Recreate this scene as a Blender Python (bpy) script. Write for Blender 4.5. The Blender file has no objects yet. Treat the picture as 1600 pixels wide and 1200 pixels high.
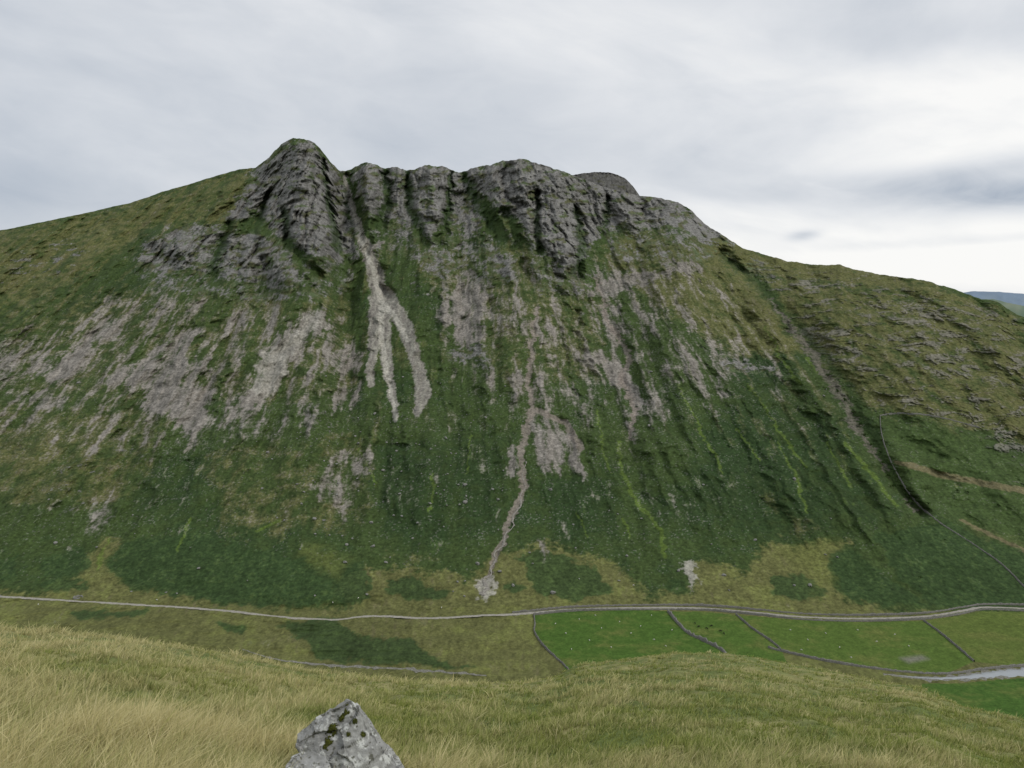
import bpy, bmesh, math, random, time
import numpy as np
T0=time.time()
random.seed(4); rng=np.random.default_rng(7)
C=bpy.context.scene.collection
F=1186.0; PIT=math.radians(5.8); SP,CP=math.sin(PIT),math.cos(PIT); ZC=262.0
f32=np.float32
# ---------------------------------------------------------------- camera
cam=bpy.data.cameras.new('camera'); co=bpy.data.objects.new('camera',cam); C.objects.link(co)
co.location=(0,0,ZC); co.rotation_euler=(math.pi/2-PIT,0,0)
cam.angle=2*math.atan(800/F); cam.clip_start=0.1; cam.clip_end=60000
bpy.context.scene.camera=co
bpy.context.scene.view_settings.view_transform='Standard'
try: bpy.context.scene.view_settings.look='None'
except Exception: pass
# ---------------------------------------------------------------- maths
def elev(v):
    yc=(600-np.asarray(v,dtype=float))/F
    return (-SP+CP*yc)/(CP+SP*yc)
def inv_elev(e):
    yc=(e*CP+SP)/(CP-e*SP)
    return 600-F*yc
def world(u,v,Y):
    yc=(600-v)/F; t=Y/(CP+SP*yc)
    return np.stack([(u-800)/F*t, Y*np.ones_like(t), ZC+t*(-SP+CP*yc)],-1)
def sst(a,b,x):
    t=np.clip((x-a)/(b-a),0,1); return t*t*(3-2*t)
def perlin(x,y,seed=0):
    r=np.random.default_rng(seed); p=r.permutation(256); p=np.concatenate([p,p]); ang=r.random(256)*2*np.pi
    gx=np.cos(ang).astype(f32); gy=np.sin(ang).astype(f32)
    x=np.asarray(x,dtype=f32); y=np.asarray(y,dtype=f32)
    xi=np.floor(x); yi=np.floor(y); xf=x-xi; yf=y-yi; xi=xi.astype(np.int32)&255; yi=yi.astype(np.int32)&255
    X1=(xi+1)&255; Y1=(yi+1)&255
    def g(a,b,dx,dy):
        h=p[p[a]+b]; return gx[h]*dx+gy[h]*dy
    sx=xf*xf*xf*(xf*(xf*6-15)+10); sy=yf*yf*yf*(yf*(yf*6-15)+10)
    a=g(xi,yi,xf,yf); b=g(X1,yi,xf-1,yf); c=g(xi,Y1,xf,yf-1); d=g(X1,Y1,xf-1,yf-1)
    return ((a+sx*(b-a))*(1-sy)+(c+sx*(d-c))*sy)*1.5
def fbm(x,y,o=5,seed=0,gain=.5):
    s=0;a=1;n=0
    for i in range(o):
        s=s+a*perlin(x*(2**i)+i*17.3,y*(2**i)-i*9.1,seed+i); n+=a; a*=gain
    return s/n*1.4
def ridged(x,y,o=4,seed=0,gain=.5):
    s=0;a=1;n=0
    for i in range(o):
        s=s+a*(1-np.abs(perlin(x*(2**i)+i*7.3,y*(2**i)+i*3.1,seed+i))*1.6); n+=a; a*=gain
    return s/n
def billow(x,y,seed=0):
    # rounded buttresses split by narrow clefts
    n1=np.abs(perlin(x,y,seed))*1.5; n2=np.abs(perlin(x*2.1+5,y*1.7+2,seed+1))*1.5
    return np.minimum(n1,1)**.55*.7+np.minimum(n2,1)**.6*.3
# ---------------------------------------------------------------- plan maps of the terrain features
U0,U1,V0,V1,ST=-170,1770,190,1160,2
ru=np.arange(U0,U1,ST); rv=np.arange(V0,V1,ST)
RU,RV=np.meshgrid(ru.astype(f32),rv.astype(f32))
def polymap(polys,soft=10):
    out=np.zeros_like(RU)
    for pl in polys:
        val=1.0
        if isinstance(pl,tuple) and isinstance(pl[0],list): pl,val=pl
        a=np.array(pl,dtype=f32); m=soft*2+4
        i0=max(int((a[:,0].min()-m-U0)//ST),0); i1=min(int((a[:,0].max()+m-U0)//ST)+1,len(ru))
        j0=max(int((a[:,1].min()-m-V0)//ST),0); j1=min(int((a[:,1].max()+m-V0)//ST)+1,len(rv))
        if i1<=i0 or j1<=j0: continue
        X=RU[j0:j1,i0:i1]; Y=RV[j0:j1,i0:i1]; d=np.full_like(X,1e9); ins=np.zeros(X.shape,bool)
        for k in range(len(a)):
            p=a[k]; q=a[(k+1)%len(a)]; e=q-p; L=max(float(e@e),1e-6)
            t=np.clip(((X-p[0])*e[0]+(Y-p[1])*e[1])/L,0,1)
            d=np.minimum(d,np.hypot(X-p[0]-t*e[0],Y-p[1]-t*e[1]))
            if p[1]!=q[1]:
                c=((p[1]>Y)!=(q[1]>Y)); ins^=c&(X<(q[0]-p[0])*(Y-p[1])/(q[1]-p[1])+p[0])
        sd=np.where(ins,d,-d)
        out[j0:j1,i0:i1]=np.maximum(out[j0:j1,i0:i1],val*sst(-soft,soft,sd))
    return out
def linemap(lines,hard=.5):
    out=np.zeros_like(RU)
    for ln in lines:
        for k in range(len(ln)-1):
            (x0,y0,w0),(x1,y1,w1)=ln[k],ln[k+1]; m=max(w0,w1)*1.6+4
            i0=max(int((min(x0,x1)-m-U0)//ST),0); i1=min(int((max(x0,x1)+m-U0)//ST)+1,len(ru))
            j0=max(int((min(y0,y1)-m-V0)//ST),0); j1=min(int((max(y0,y1)+m-V0)//ST)+1,len(rv))
            if i1<=i0 or j1<=j0: continue
            X=RU[j0:j1,i0:i1]; Y=RV[j0:j1,i0:i1]; ex,ey=x1-x0,y1-y0; L=ex*ex+ey*ey+1e-6
            t=np.clip(((X-x0)*ex+(Y-y0)*ey)/L,0,1); d=np.hypot(X-x0-t*ex,Y-y0-t*ey); w=w0+(w1-w0)*t
            out[j0:j1,i0:i1]=np.maximum(out[j0:j1,i0:i1],1-sst(hard,1.5,d/w))
    return out
def samp(m,u,v):
    x=np.clip((u-U0)/ST,0,m.shape[1]-1.01); y=np.clip((v-V0)/ST,0,m.shape[0]-1.01)
    xi=x.astype(int); yi=y.astype(int); fx=(x-xi); fy=(y-yi)
    return (m[yi,xi]*(1-fx)+m[yi,xi+1]*fx)*(1-fy)+(m[yi+1,xi]*(1-fx)+m[yi+1,xi+1]*fx)*fy
# ---------------------------------------------------------------- terrain control curves
SKY=np.array([(-400,420),(-170,388),(0,360),(50,350),(100,340),(150,329),(200,318),(250,301),(300,286),(350,271),(375,264),(400,262),(410,255),(425,240),(440,226),(455,218),(470,216),(485,219),(500,232),(510,245),(520,258),(530,267),(545,265),(560,257),(572,253),(585,258),(600,264),(610,261),(620,260),(634,266),(650,263),(665,258),(690,259),(705,265),(720,269),(750,261),(780,253),(800,250),(815,249),(840,256),(870,264),(890,270),(910,279),(950,294),(1000,306),(1030,309),(1060,317),(1080,329),(1100,348),(1130,368),(1160,387),(1190,397),(1230,408),(1270,413),(1310,414),(1350,424),(1400,433),(1440,437),(1480,448),(1510,459),(1530,466),(1560,472),(1590,492),(1610,499),(1700,530),(1800,560),(2000,600)],float)
YR=np.array([(-300,1500),(0,1600),(200,1680),(375,1690),(420,1600),(470,1560),(515,1600),(545,1720),(575,1640),(610,1700),(650,1640),(715,1690),(800,1580),(850,1560),(900,1600),(1000,1650),(1100,1580),(1250,1450),(1400,1350),(1600,1250),(1900,1150)],float)
VB=np.array([(-300,925),(0,930),(200,938),(400,948),(600,955),(830,950),(1000,946),(1200,952),(1400,956),(1500,950),(1600,942),(1900,935)],float)
ux=np.linspace(-165,1765,1500)
def smooth(a,k): 
    ker=np.hanning(k+2)[1:-1]; ker/=ker.sum(); return np.convolve(np.pad(a,k//2,mode='edge'),ker,'valid')[:len(a)]
vr=np.interp(ux,SKY[:,0],SKY[:,1]); yr=smooth(np.interp(ux,YR[:,0],YR[:,1]),15); vb=smooth(np.interp(ux,VB[:,0],VB[:,1]),61)
rockw=sst(370,420,ux)*(1-sst(900,1000,ux))+.45*sst(1000,1050,ux)
vr=smooth(vr,5)+fbm(ux/26,ux*0+3.3,4,5)*(.8+1.6*rockw)+fbm(ux/7,ux*0+1.3,3,15)*(.4+1.0*rockw)
# ---------------------------------------------------------------- feature maps
rock_polys=[
 [(405,258),(470,208),(532,262),(545,300),(556,345),(560,398),(520,410),(470,395),(435,372),(420,345),(395,335),(358,352),(352,338),(385,295)],
 ([(215,405),(232,372),(275,352),(330,350),(400,366),(440,385),(482,425),(478,440),(425,452),(350,438),(280,432),(222,425)],.78),
 ([(548,262),(572,248),(610,256),(670,252),(722,262),(752,300),(762,345),(742,368),(700,352),(660,372),(620,345),(590,352),(572,330),(556,310)],.86),
 [(722,262),(815,244),(900,268),(1000,302),(1050,325),(1030,352),(985,352),(940,360),(920,390),(898,432),(872,425),(852,398),(828,372),(800,345),(765,320),(735,290)],
 ([(900,262),(1000,294),(1060,306),(1110,343),(1150,385),(1100,382),(1050,356),(1000,352),(950,335)],.9),
 ([(700,540),(735,532),(770,540),(772,572),(730,572),(700,560)],.72),
 ([(1125,555),(1170,560),(1215,580),(1205,592),(1140,580)],.72),
 ([(665,405),(690,398),(695,432),(680,438)],.9),
 ([(760,400),(800,395),(820,440),(790,455)],.8),
 ([(560,350),(780,350),(930,380),(900,470),(800,450),(700,430),(590,400)],.54),
 ([(200,400),(340,350),(480,380),(560,420),(540,470),(380,480),(220,450)],.52),
 ([(920,340),(1080,350),(1130,410),(960,420)],.52),
 ]
rockmap=polymap(rock_polys,13); rockwide=polymap(rock_polys[:4],42)
rightrock=polymap([([(1230,425),(1400,440),(1620,500),(1620,640),(1480,620),(1350,600),(1260,550),(1180,440)],.84),
 ([(1440,560),(1620,560),(1640,780),(1560,700),(1480,660),(1370,640),(1340,600)],.8),
 ([(1110,380),(1200,400),(1260,500),(1350,620),(1340,690),(1290,600),(1200,470)],.75),
 ([(1560,680),(1640,700),(1640,800),(1580,760)],.5)],30)
lefrock=polymap([([(0,400),(110,372),(150,400),(40,440),(-170,470)],.8),([(150,690),(230,700),(200,800),(60,800),(80,720)],.5),([(560,420),(700,420),(700,480),(640,470)],.5),([(820,430),(1000,400),(1000,470),(860,500)],.5)],25)
scree_polys=[
 [(38,592),(55,560),(105,545),(150,498),(200,488),(188,532),(150,548),(125,588),(80,602)],
 [(145,462),(200,462),(196,476),(160,475)],
 [(20,520),(60,490),(66,500),(30,535)],
 ([(0,620),(60,600),(120,610),(100,650),(20,650)],.8),
 [(150,600),(235,545),(300,500),(335,508),(300,552),(345,560),(318,600),(372,612),(330,640),(300,695),(265,650),(215,642),(222,610),(170,618)],
 [(370,645),(382,600),(395,555),(435,510),(497,480),(530,512),(480,545),(455,580),(437,612),(400,645)],
 ([(240,352),(310,356),(300,362),(250,360)],.8),
 [(335,490),(392,500),(385,514),(350,510)],
 ([(500,570),(560,520),(565,580),(510,610)],.85),
 ([(470,625),(570,590),(570,640),(490,655)],.8),
 ([(240,430),(300,440),(250,490),(200,500)],.72),
 ([(380,650),(430,620),(450,650),(390,690)],.75),
 [(690,470),(712,432),(758,412),(772,452),(752,490),(772,532),(740,546),(702,540),(700,515),(678,500)],
 ([(828,638),(872,650),(905,680),(914,722),(925,770),(880,738),(850,738),(832,700)],.85),
 [(890,455),(940,430),(1040,405),(1110,400),(1100,425),(1040,442),(985,452),(960,475),(925,470)],
 [(915,528),(950,552),(1010,600),(1000,640),(1000,688),(980,680),(985,630),(945,590),(912,560)],
 ([(900,470),(980,470),(1000,520),(960,540),(930,510)],.8),
 [(1015,578),(1062,560),(1070,572),(1030,588)],
 [(1065,505),(1085,500),(1085,525),(1070,520)],
 ([(1110,500),(1160,500),(1175,540),(1150,545)],.8),
 [(1112,585),(1130,600),(1135,650),(1120,640)],
 ([(472,770),(500,722),(582,688),(586,722),(562,780),(545,822),(528,822),(520,790)],.72),
 ([(100,872),(128,820),(172,782),(164,830),(112,872)],.78),
 ([(785,590),(840,520),(880,560),(860,610),(830,630),(800,620)],.75),
 ([(800,500),(860,480),(890,530),(850,560),(810,560)],.75),
 ([(1050,420),(1120,440),(1150,480),(1090,460)],.75),
 ([(780,760),(800,700),(812,700),(815,745)],.9),
 ([(835,835),(860,850),(880,880),(850,870)],.6),
 ]
screemap=polymap(scree_polys,18)
band=polymap([([(-170,600),(0,510),(250,440),(400,460),(560,480),(570,650),(480,690),(380,710),(250,740),(60,700),(-170,740)],1.0),
   ([(640,440),(700,400),(1000,380),(1150,430),(1220,540),(1150,640),(1000,680),(780,660),(700,580)],.95),
   ([(1000,380),(1150,430),(1240,560),(1230,640),(1080,560)],.9)],45)
band2=polymap([[(-170,640),(300,640),(600,600),(1300,560),(1400,640),(1000,900),(600,840),(200,860),(-170,880)]],70)
chute=linemap([[(539,275,3),(549,320,5),(560,360,7),(577,400,11),(590,440,13),(598,480,14),(600,530,11),(608,590,8),(620,656,4)],
               [(596,455,12),(622,490,13),(640,530,11),(655,580,10),(660,615,12),(652,645,6)],
               [(580,388,5),(600,378,3)],[(590,470,13),(583,540,8),(578,600,6)]],.5)
chute_l=linemap([[(550,325,2),(566,380,4),(584,425,5),(596,475,6),(596,530,5),(606,590,4),(620,656,2.5)],[(600,475,5),(620,498,5),(636,532,4)]],.2)
streamscree=linemap([[(838,480,3),(830,540,5),(824,600,6),(831,650,7),(815,700,7),(820,760,6),(802,805,6),(782,848,5),(766,890,4),(764,900,5),(752,912,6)],
               [(985,560,5),(970,590,6),(992,640,5),(985,685,4)],[(930,430,3),(950,500,4),(985,560,5)],
               [(840,640,5),(880,660,6),(905,700,8)],[(790,850,3),(770,870,4)]],.4)
rills=linemap([[(735,680,1.5),(728,740,2)],[(968,690,3),(972,740,4),(1000,790,4),(1032,830,4),(1040,870,4)],
   [(1195,510,2),(1220,560,3),(1250,600,3)],[(1215,690,2),(1250,760,3),(1262,800,3)],[(1150,670,2),(1190,720,2)],[(975,810,2),(985,840,3)],
   [(930,640,2),(945,700,2),(955,740,2)],[(280,860,3),(296,810,3)],[(400,830,3),(440,812,3)],[(150,890,4),(170,840,2)],[(560,700,2),(590,760,2)],
   [(1060,600,2),(1110,700,3),(1130,740,2)],[(1260,560,3),(1330,640,3)],[(1320,690,3),(1370,750,4),(1400,790,3)],[(1170,600,2),(1260,730,3)],[(1290,690,2),(1330,760,3)],[(680,740,2),(670,800,2)],[(900,800,2),(915,840,2)]],.2)
brack_polys=[
 [(165,890),(200,850),(300,832),(420,858),(512,885),(525,905),(520,935),(480,948),(450,952),(380,948),(280,930),(200,918)],
 [(60,880),(140,850),(140,885),(90,900),(60,895)],[(-100,890),(30,870),(25,900),(-100,915)],[(60,905),(130,905),(125,925),(50,920)],
 [(598,908),(640,900),(700,926),(690,940),(640,938),(600,925)],
 [(780,918),(800,908),(820,920),(800,930)],
 [(810,868),(850,860),(920,880),(960,925),(900,938),(850,930),(822,900)],
 [(440,972),(520,968),(560,992),(640,1005),(730,1046),(640,1040),(500,1030),(465,1000)],
 [(115,952),(230,955),(190,962),(120,966)],[(340,975),(385,978),(380,990),(350,990)],
 [(1288,868),(1340,862),(1400,905),(1442,945),(1380,950),(1310,918)],
 [(1040,905),(1060,900),(1062,920),(1045,925)],[(1200,900),(1250,895),(1290,930),(1250,938),(1210,930)],
 [(1360,840),(1470,810),(1620,880),(1640,935),(1500,952),(1450,948),(1400,890)],
 [(520,880),(570,880),(575,935),(540,950),(525,930)],[(-100,935),(-20,930),(0,950),(-100,960)]]
brackmap=polymap(brack_polys,11)
olivelow=polymap([[(-170,915),(60,925),(120,900),(160,840),(200,850),(160,890),(300,935),(540,950),(530,900),(600,880),(650,890),(730,905),(780,860),(860,850),(960,880),(1020,930),(1070,930),(1100,870),(1160,900),(1200,850),(1330,850),(1290,880),(1300,920),(1380,955),(1460,965),(1600,962),(1770,970),(1770,1160),(-170,1160)]],28)
oliveup=polymap([([(-170,380),(0,350),(200,310),(400,255),(420,300),(350,360),(230,360),(200,400),(100,450),(-170,600)],.66),
   [(390,250),(545,250),(540,275),(420,280)],
   [(1080,320),(1190,392),(1350,412),(1530,462),(1530,490),(1350,450),(1200,430),(1100,400)],
   ([(980,350),(1100,380),(1180,430),(1280,560),(1150,560),(1000,470),(930,400)],.8),
   ([(600,380),(830,380),(960,460),(940,600),(780,620),(700,480)],.55),
   ([(1180,420),(1600,480),(1640,700),(1480,670),(1350,640),(1260,560)],.74),
   ([(1500,810),(1640,860),(1640,890),(1540,850)],.9),
   ([(1200,760),(1330,840),(1200,850)],.4),([(560,830),(700,880),(600,880)],.5),
   ([(-170,600),(300,640),(200,790),(-170,800)],.60),([(0,450),(560,450),(560,640),(0,640)],.52),([(300,690),(600,660),(580,840),(350,840)],.46)],24)
tanpath=linemap([[(1398,722,3),(1425,728,6),(1470,742,6),(1540,756,6),(1620,770,6),(1700,780,6)],[(1500,812,2),(1560,842,4),(1620,870,4)]],.2)
darkgreen=polymap([[(600,700),(790,690),(770,830),(640,850),(590,780)],[(850,760),(960,720),(960,830),(880,850)],
   ([(1180,480),(1260,600),(1400,800),(1350,830),(1230,700),(1120,620),(1130,560)],.9),
   [(1130,640),(1240,700),(1330,830),(1180,840),(1080,760)],([(100,480),(230,400),(200,470),(130,540)],.8)],35)
greenfld=polymap([([(1380,655),(1480,662),(1620,710),(1640,880),(1560,870),(1460,800),(1400,730)],1.0)],20)
yellowpatch=polymap([[(1210,855),(1320,848),(1290,870),(1300,905),(1275,925),(1260,890)],[(480,850),(545,880),(530,900),(470,870)],[(1440,975),(1600,960),(1600,1010),(1500,1000)]],14)
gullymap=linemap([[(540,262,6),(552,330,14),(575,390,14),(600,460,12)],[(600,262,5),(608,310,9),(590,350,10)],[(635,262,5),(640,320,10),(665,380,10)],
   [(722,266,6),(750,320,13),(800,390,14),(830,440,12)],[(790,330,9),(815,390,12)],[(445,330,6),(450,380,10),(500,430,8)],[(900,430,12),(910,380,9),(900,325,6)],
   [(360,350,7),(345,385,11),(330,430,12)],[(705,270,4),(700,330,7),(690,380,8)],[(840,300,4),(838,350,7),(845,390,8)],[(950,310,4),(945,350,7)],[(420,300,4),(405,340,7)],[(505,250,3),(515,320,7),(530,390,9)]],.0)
ravmap=linemap([[(1125,395,10),(1180,440,18),(1232,505,26),(1280,570,34),(1320,630,38),(1352,690,32),(1395,750,18),(1440,800,10)]],.0)
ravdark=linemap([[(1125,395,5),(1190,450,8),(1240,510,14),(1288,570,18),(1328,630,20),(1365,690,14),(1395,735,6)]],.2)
ribmap=linemap([[(865,270,14),(870,320,26),(885,400,28)],[(470,225,20),(480,300,34),(490,390,34)],[(572,260,9),(575,320,12)],[(672,262,12),(680,330,16)],[(770,262,14),(775,320,16)],[(975,310,14),(985,345,20)],[(240,370,16),(300,400,24)],[(410,372,14),(440,430,22)]],.0)
print('maps',time.time()-T0)
# ---------------------------------------------------------------- main terrain grid
NV,NM=210,640
nc=len(ux)
Yg=np.zeros((NV+NM,nc)); Vg=np.zeros((NV+NM,nc))
rw=sst(380,430,ux)*(1-sst(950,1080,ux))
for i in range(nc):
    yb=-ZC/float(elev(vb[i])); zr=ZC+float(elev(vr[i]))*yr[i]
    s=np.linspace(0,1,260); fa=.45*s+.55*s*s; fb=.5*s+1.0*s*s-.5*s**3
    fz=fa*rw[i]+fb*(1-rw[i]); Y=yb+(yr[i]-yb)*s; z=zr*fz
    v=inv_elev((z-ZC)/Y); v=np.minimum.accumulate(v)
    vv=np.linspace(vb[i],vr[i],NM+1)[1:]
    Vg[NV:,i]=vv; Yg[NV:,i]=np.interp(-vv,-v,Y)
    vv=np.linspace(1150,vb[i],NV); Vg[:NV,i]=vv; Yg[:NV,i]=-ZC/elev(vv)
Ug=np.broadcast_to(ux,Vg.shape)
P0=world(Ug,Vg,Yg); X0=P0[...,0]; Z0=P0[...,2]; Q0=.6*Yg+1.3*Z0
tt=np.zeros_like(Vg); tt[NV:]=np.linspace(0,1,NM)[:,None]
ac=(Ug-720)/(1+(Vg-300)/500.)
w1=fbm(X0/45,Q0/45,4,31); w2=fbm(X0/45,Q0/45,4,41); wf=fbm(X0/9,Q0/9,3,51); wf2=fbm(X0/9,Q0/9,3,61)
ws=perlin(X0/90,Q0/90,35)
uw=Ug+w1*13+wf*7; vw=Vg+w2*13+wf2*7
ac2=ac+w1*3+wf*.8
st1=fbm(ac2/12,Vg/75,5,71,.6); st2=fbm(ac2/4.5,Vg/24,4,81,.7); big=fbm(X0/150,Q0/150,4,91)
fine=fbm(X0/5.5,Q0/5.5,4,101,.75); med=fbm(X0/22,Q0/22,4,111,.6)
spk=fbm(X0/2.6,Q0/2.6,2,115,.8)
rm=samp(rockmap,uw,vw)
rightside=sst(1180,1260,Ug-(Vg-450)*.55)
bil=billow(ac/25+ws*.3+w1*.16,Vg/105+w2*.22,131); bil2=billow(ac/9+w1*.3+wf*.12,Vg/30+w2*.3,141)
iso=ridged(X0/30+w1*.3,Q0/44+w2*.3,4,147,.55)
rib2=ridged(ac/8.5+w1*.22+wf*.15,Vg/30,3,143,.6)
outc=fbm(X0/30+w1*.7,Q0/24+w2*.6,5,121,.66)
gul=samp(gullymap,Ug+w1*6+wf*1.5,Vg)
rock_c=sst(.36,.64,rm+.18*(bil-.6)+.32*med+.25*fine+.36*st2+.18*st1-.04-.30*gul)
rr_=samp(rightrock,uw,vw); lr_=samp(lefrock,uw,vw)
rock_o=sst(.10,.40,outc+.55*(rr_-.72)+.40*fine+.15*st2+.35*big)*sst(.2,.5,rr_)
rock_l=sst(.22,.5,outc+.4*(lr_-.7)+.4*fine)*sst(.15,.4,lr_)
rock=np.clip(np.maximum(rock_c,np.maximum(rock_o,rock_l)),0,1)
# displacement along depth (metres, + = further away)
edge=1-sst(.985,1.0,tt)*.7
disp=np.zeros_like(Vg)
disp-=(ridged(ac/70+.2*w1,Vg/500,2,151)-.5)*38*sst(.05,.4,tt)*(1-.4*rightside)
disp-=(ridged(ac/26+.12*w1,Vg/300,2,155)-.6)*13*sst(.06,.35,tt)*(1-.7*rightside)
disp+=big*14*sst(.0,.3,tt)
rw_=samp(rockwide,Ug+w1*5,Vg+w2*5)
disp-=((bil-.6)*38+(bil2-.6)*9+(rib2-.62)*4+(iso-.62)*13)*sst(.1,.95,rw_)*edge
disp-=((bil-.6)*12+(bil2-.6)*3)*sst(.35,.8,tt)*(1-rw_)*(1-rightside)
disp-=(rock_o*2.2+rock_l*1.5)
disp-=(outc+.3*st1)*3.4*rightside*sst(.1,.4,tt)*sst(.1,.4,rr_)
disp+=gul*32*edge
disp+=samp(ravmap,Ug+w1*8+wf*2,Vg+w2*4)**1.3*30
disp-=samp(ribmap,Ug+w1*5,Vg)*36*edge
disp+=samp(streamscree,Ug,Vg)*4*sst(.02,.1,tt)
disp-=(st1*3.0+st2*.9)*sst(.06,.25,tt)*(1-.6*rightside)
disp+=(fine*1.1*rock+fine*.22+med*.5)*sst(.01,.2,tt)
lf=1-sst(780,860,Ug); vf=1-sst(.0,.08,tt)
disp+=(fbm(X0/60,Yg/25,4,161)*7*lf+fbm(X0/90,Yg/60,2,171)*1.2)*vf
disp+=fbm(X0/30,Q0/30,3,175)*3*sst(0,.05,tt)*(1-sst(.1,.3,tt))
Yd=Yg+disp
P=world(Ug,Vg,Yd)
print('grid',time.time()-T0)
# ---------------------------------------------------------------- surface cover colours (albedo, with shade painted into the crag clefts)
def c3(r,g,b): return np.array([r,g,b])
def mix(a,b,w): return a+(b-a)*w[...,None]
DK=c3(.031,.055,.019); MG=c3(.055,.084,.026); OL=c3(.122,.124,.047); BR=c3(.082,.132,.026); HE=c3(.112,.096,.058); YG=c3(.140,.158,.044); OV=c3(.125,.130,.047)
SC=c3(.245,.224,.200); SD=c3(.185,.169,.148); SL=c3(.36,.345,.295); RK=c3(.192,.187,.174); RD=c3(.092,.090,.081); PK=c3(.25,.215,.185)
ol=samp(oliveup,uw,vw); oll=samp(olivelow,uw,vw); bm_=samp(brackmap,Ug+wf*7+w1*15,Vg+wf2*5+w2*8)
col=np.broadcast_to(MG,P.shape).copy()
col=mix(col,DK,sst(-.25,.45,big*.5+.45*med+.3*st1+.2*fine+.45*samp(darkgreen,uw,vw)))
col=mix(col,BR,.6*sst(.25,.7,st2*.5+.3*med+.5*st1)*(1-ol))
col=mix(col,OL,.9*sst(.30,.85,ol+.36*med+.34*st1+.2*fine+.1*big))
col=mix(col,OL,.55*sst(.1,.6,st1+.5*med+.3*fine)*sst(.2,.7,tt)*(1-rightside*.5))
col=mix(col,HE,.65*sst(.2,.8,med*.8+.6*fine+.35*st1)*sst(.3,.6,ol))
col=mix(col,MG*1.1,.7*samp(greenfld,uw,vw)*sst(-.4,.3,med+.3*big+.2))
col=mix(col,c3(.17,.145,.08),.8*sst(.3,.8,samp(tanpath,Ug+w1*3+wf*3,Vg+wf2*2)+.2*fine))
olw=sst(.32,.70,oll+.35*med+.22*fine+.15*big+.1*st2)
col=mix(col,OV,olw)
col=mix(col,YG,.55*sst(.0,.8,med+.6*big+.3*fine)*olw)
col=mix(col,HE,.5*sst(.1,.9,st2+.5*med-.3*big)*olw)
bw=sst(.30,.70,bm_+.34*med+.24*fine+.14*st2)
col=mix(col,DK*1.2,bw*.88); col=mix(col,MG,bw*.75*sst(0,.8,fine+.5*med+.4*st2))
col=mix(col,YG,samp(yellowpatch,uw,vw)*.5)
col=mix(col,c3(.115,.17,.032),.6*sst(.35,.9,samp(rills,Ug+w1*6+wf*4,Vg)+.35*st2))
# scree
fan=samp(polymap([([(385,612),(402,560),(470,500),(500,480),(512,505),(455,560),(428,618),(408,622)],1.0)],14),uw,vw)
sm=np.maximum(samp(screemap,uw,vw)*.64,np.maximum(.375*samp(band,Ug,Vg),.17*samp(band2,Ug,Vg)))
sn=.62*st1+.30*st2+.22*fine+.18*med
scr=sst(.34,.60,sm+.64*sn)
scr*=(1-.75*rightside)*(1-rock*.5)
sc_col=mix(np.broadcast_to(SD,P.shape),SC,sst(-.5,.4,st2+.4*fine+.3*med))
sc_col=mix(sc_col,MG*1.25,.65*sst(.15,.6,-st1*.5-st2*.3-.6*fine-.03))
col=mix(col,sc_col,scr*.93)
stn=sst(.58,.78,spk+.5*med+.14*samp(band2,Ug,Vg)+.14*samp(band,Ug,Vg)-.06)
col=mix(col,c3(.21,.20,.18),stn*.45*(1-scr)*(1-olw*.7)*(1-bw*.8)*sst(.02,.06,tt))
ch=sst(.35,.75,samp(chute,Ug+w1*4+wf*3,Vg)+.30*st2+.1*fine); col=mix(col,mix(np.broadcast_to(SC*.9,P.shape),SL*.75,sst(-.4,.5,st2)),ch*.9)
cl=sst(.3,.8,samp(chute_l,Ug+w1*2+wf*2,Vg)+.22*st2); col=mix(col,SL*1.0,cl)
col=mix(col,SL*.85,sst(.45,1.0,fan+.4*st2)*.75)
ss=sst(.40,.85,samp(streamscree,Ug+w1*7+wf*5,Vg)+.45*st2+.2*med); col=mix(col,PK*.92,ss*.8)
ls=sst(.5,.8,samp(polymap([[(1068,878),(1092,874),(1097,915),(1085,905),(1075,926)],[(742,903),(768,900),(772,932),(750,938)]],10),uw,vw)+.45*fine+.3*st2); col=mix(col,SL*.85,ls*.85)
# rock
rk=mix(np.broadcast_to(RK,P.shape),RD,sst(-.05,.75,-(bil2-.6)*.8-.65*fine-.35*(bil-.6)-.5*(rib2-.62)-.4*(iso-.6)-.2*med+.3*gul-.02))  # random mottle, plus shade of clefts and gullies painted into the rock colour
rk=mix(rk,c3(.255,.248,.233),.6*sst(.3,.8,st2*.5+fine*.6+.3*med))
ledge=sst(.02,.36,fbm(Ug/20+w1*.5,Vg/10+w2*.3,4,181)+.32*med+.30*st2-.12+.55*(1-rm))
rk=mix(rk,mix(np.broadcast_to(OL*.72,P.shape),MG*1.05,sst(-.2,.4,med)),.85*ledge*(1-np.maximum(rightside,rock_l)))
rk=mix(rk,c3(.175,.157,.132),.5*rightside)
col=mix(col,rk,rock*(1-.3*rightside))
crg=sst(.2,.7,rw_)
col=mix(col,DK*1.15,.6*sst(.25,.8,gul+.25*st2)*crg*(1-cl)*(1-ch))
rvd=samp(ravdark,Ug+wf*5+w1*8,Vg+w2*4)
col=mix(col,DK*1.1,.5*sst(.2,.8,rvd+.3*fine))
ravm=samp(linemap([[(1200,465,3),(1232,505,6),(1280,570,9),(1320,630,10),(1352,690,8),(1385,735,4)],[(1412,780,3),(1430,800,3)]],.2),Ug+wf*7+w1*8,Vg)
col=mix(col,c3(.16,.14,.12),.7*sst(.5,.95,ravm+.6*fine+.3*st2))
mot=1+.40*fine+.25*med+.20*st2+.12*big+.18*spk
mot=np.clip(mot,.38,1.8)
col=col*mot[...,None]
col=np.clip(col,.008,.7)
print('cols',time.time()-T0)
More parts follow.
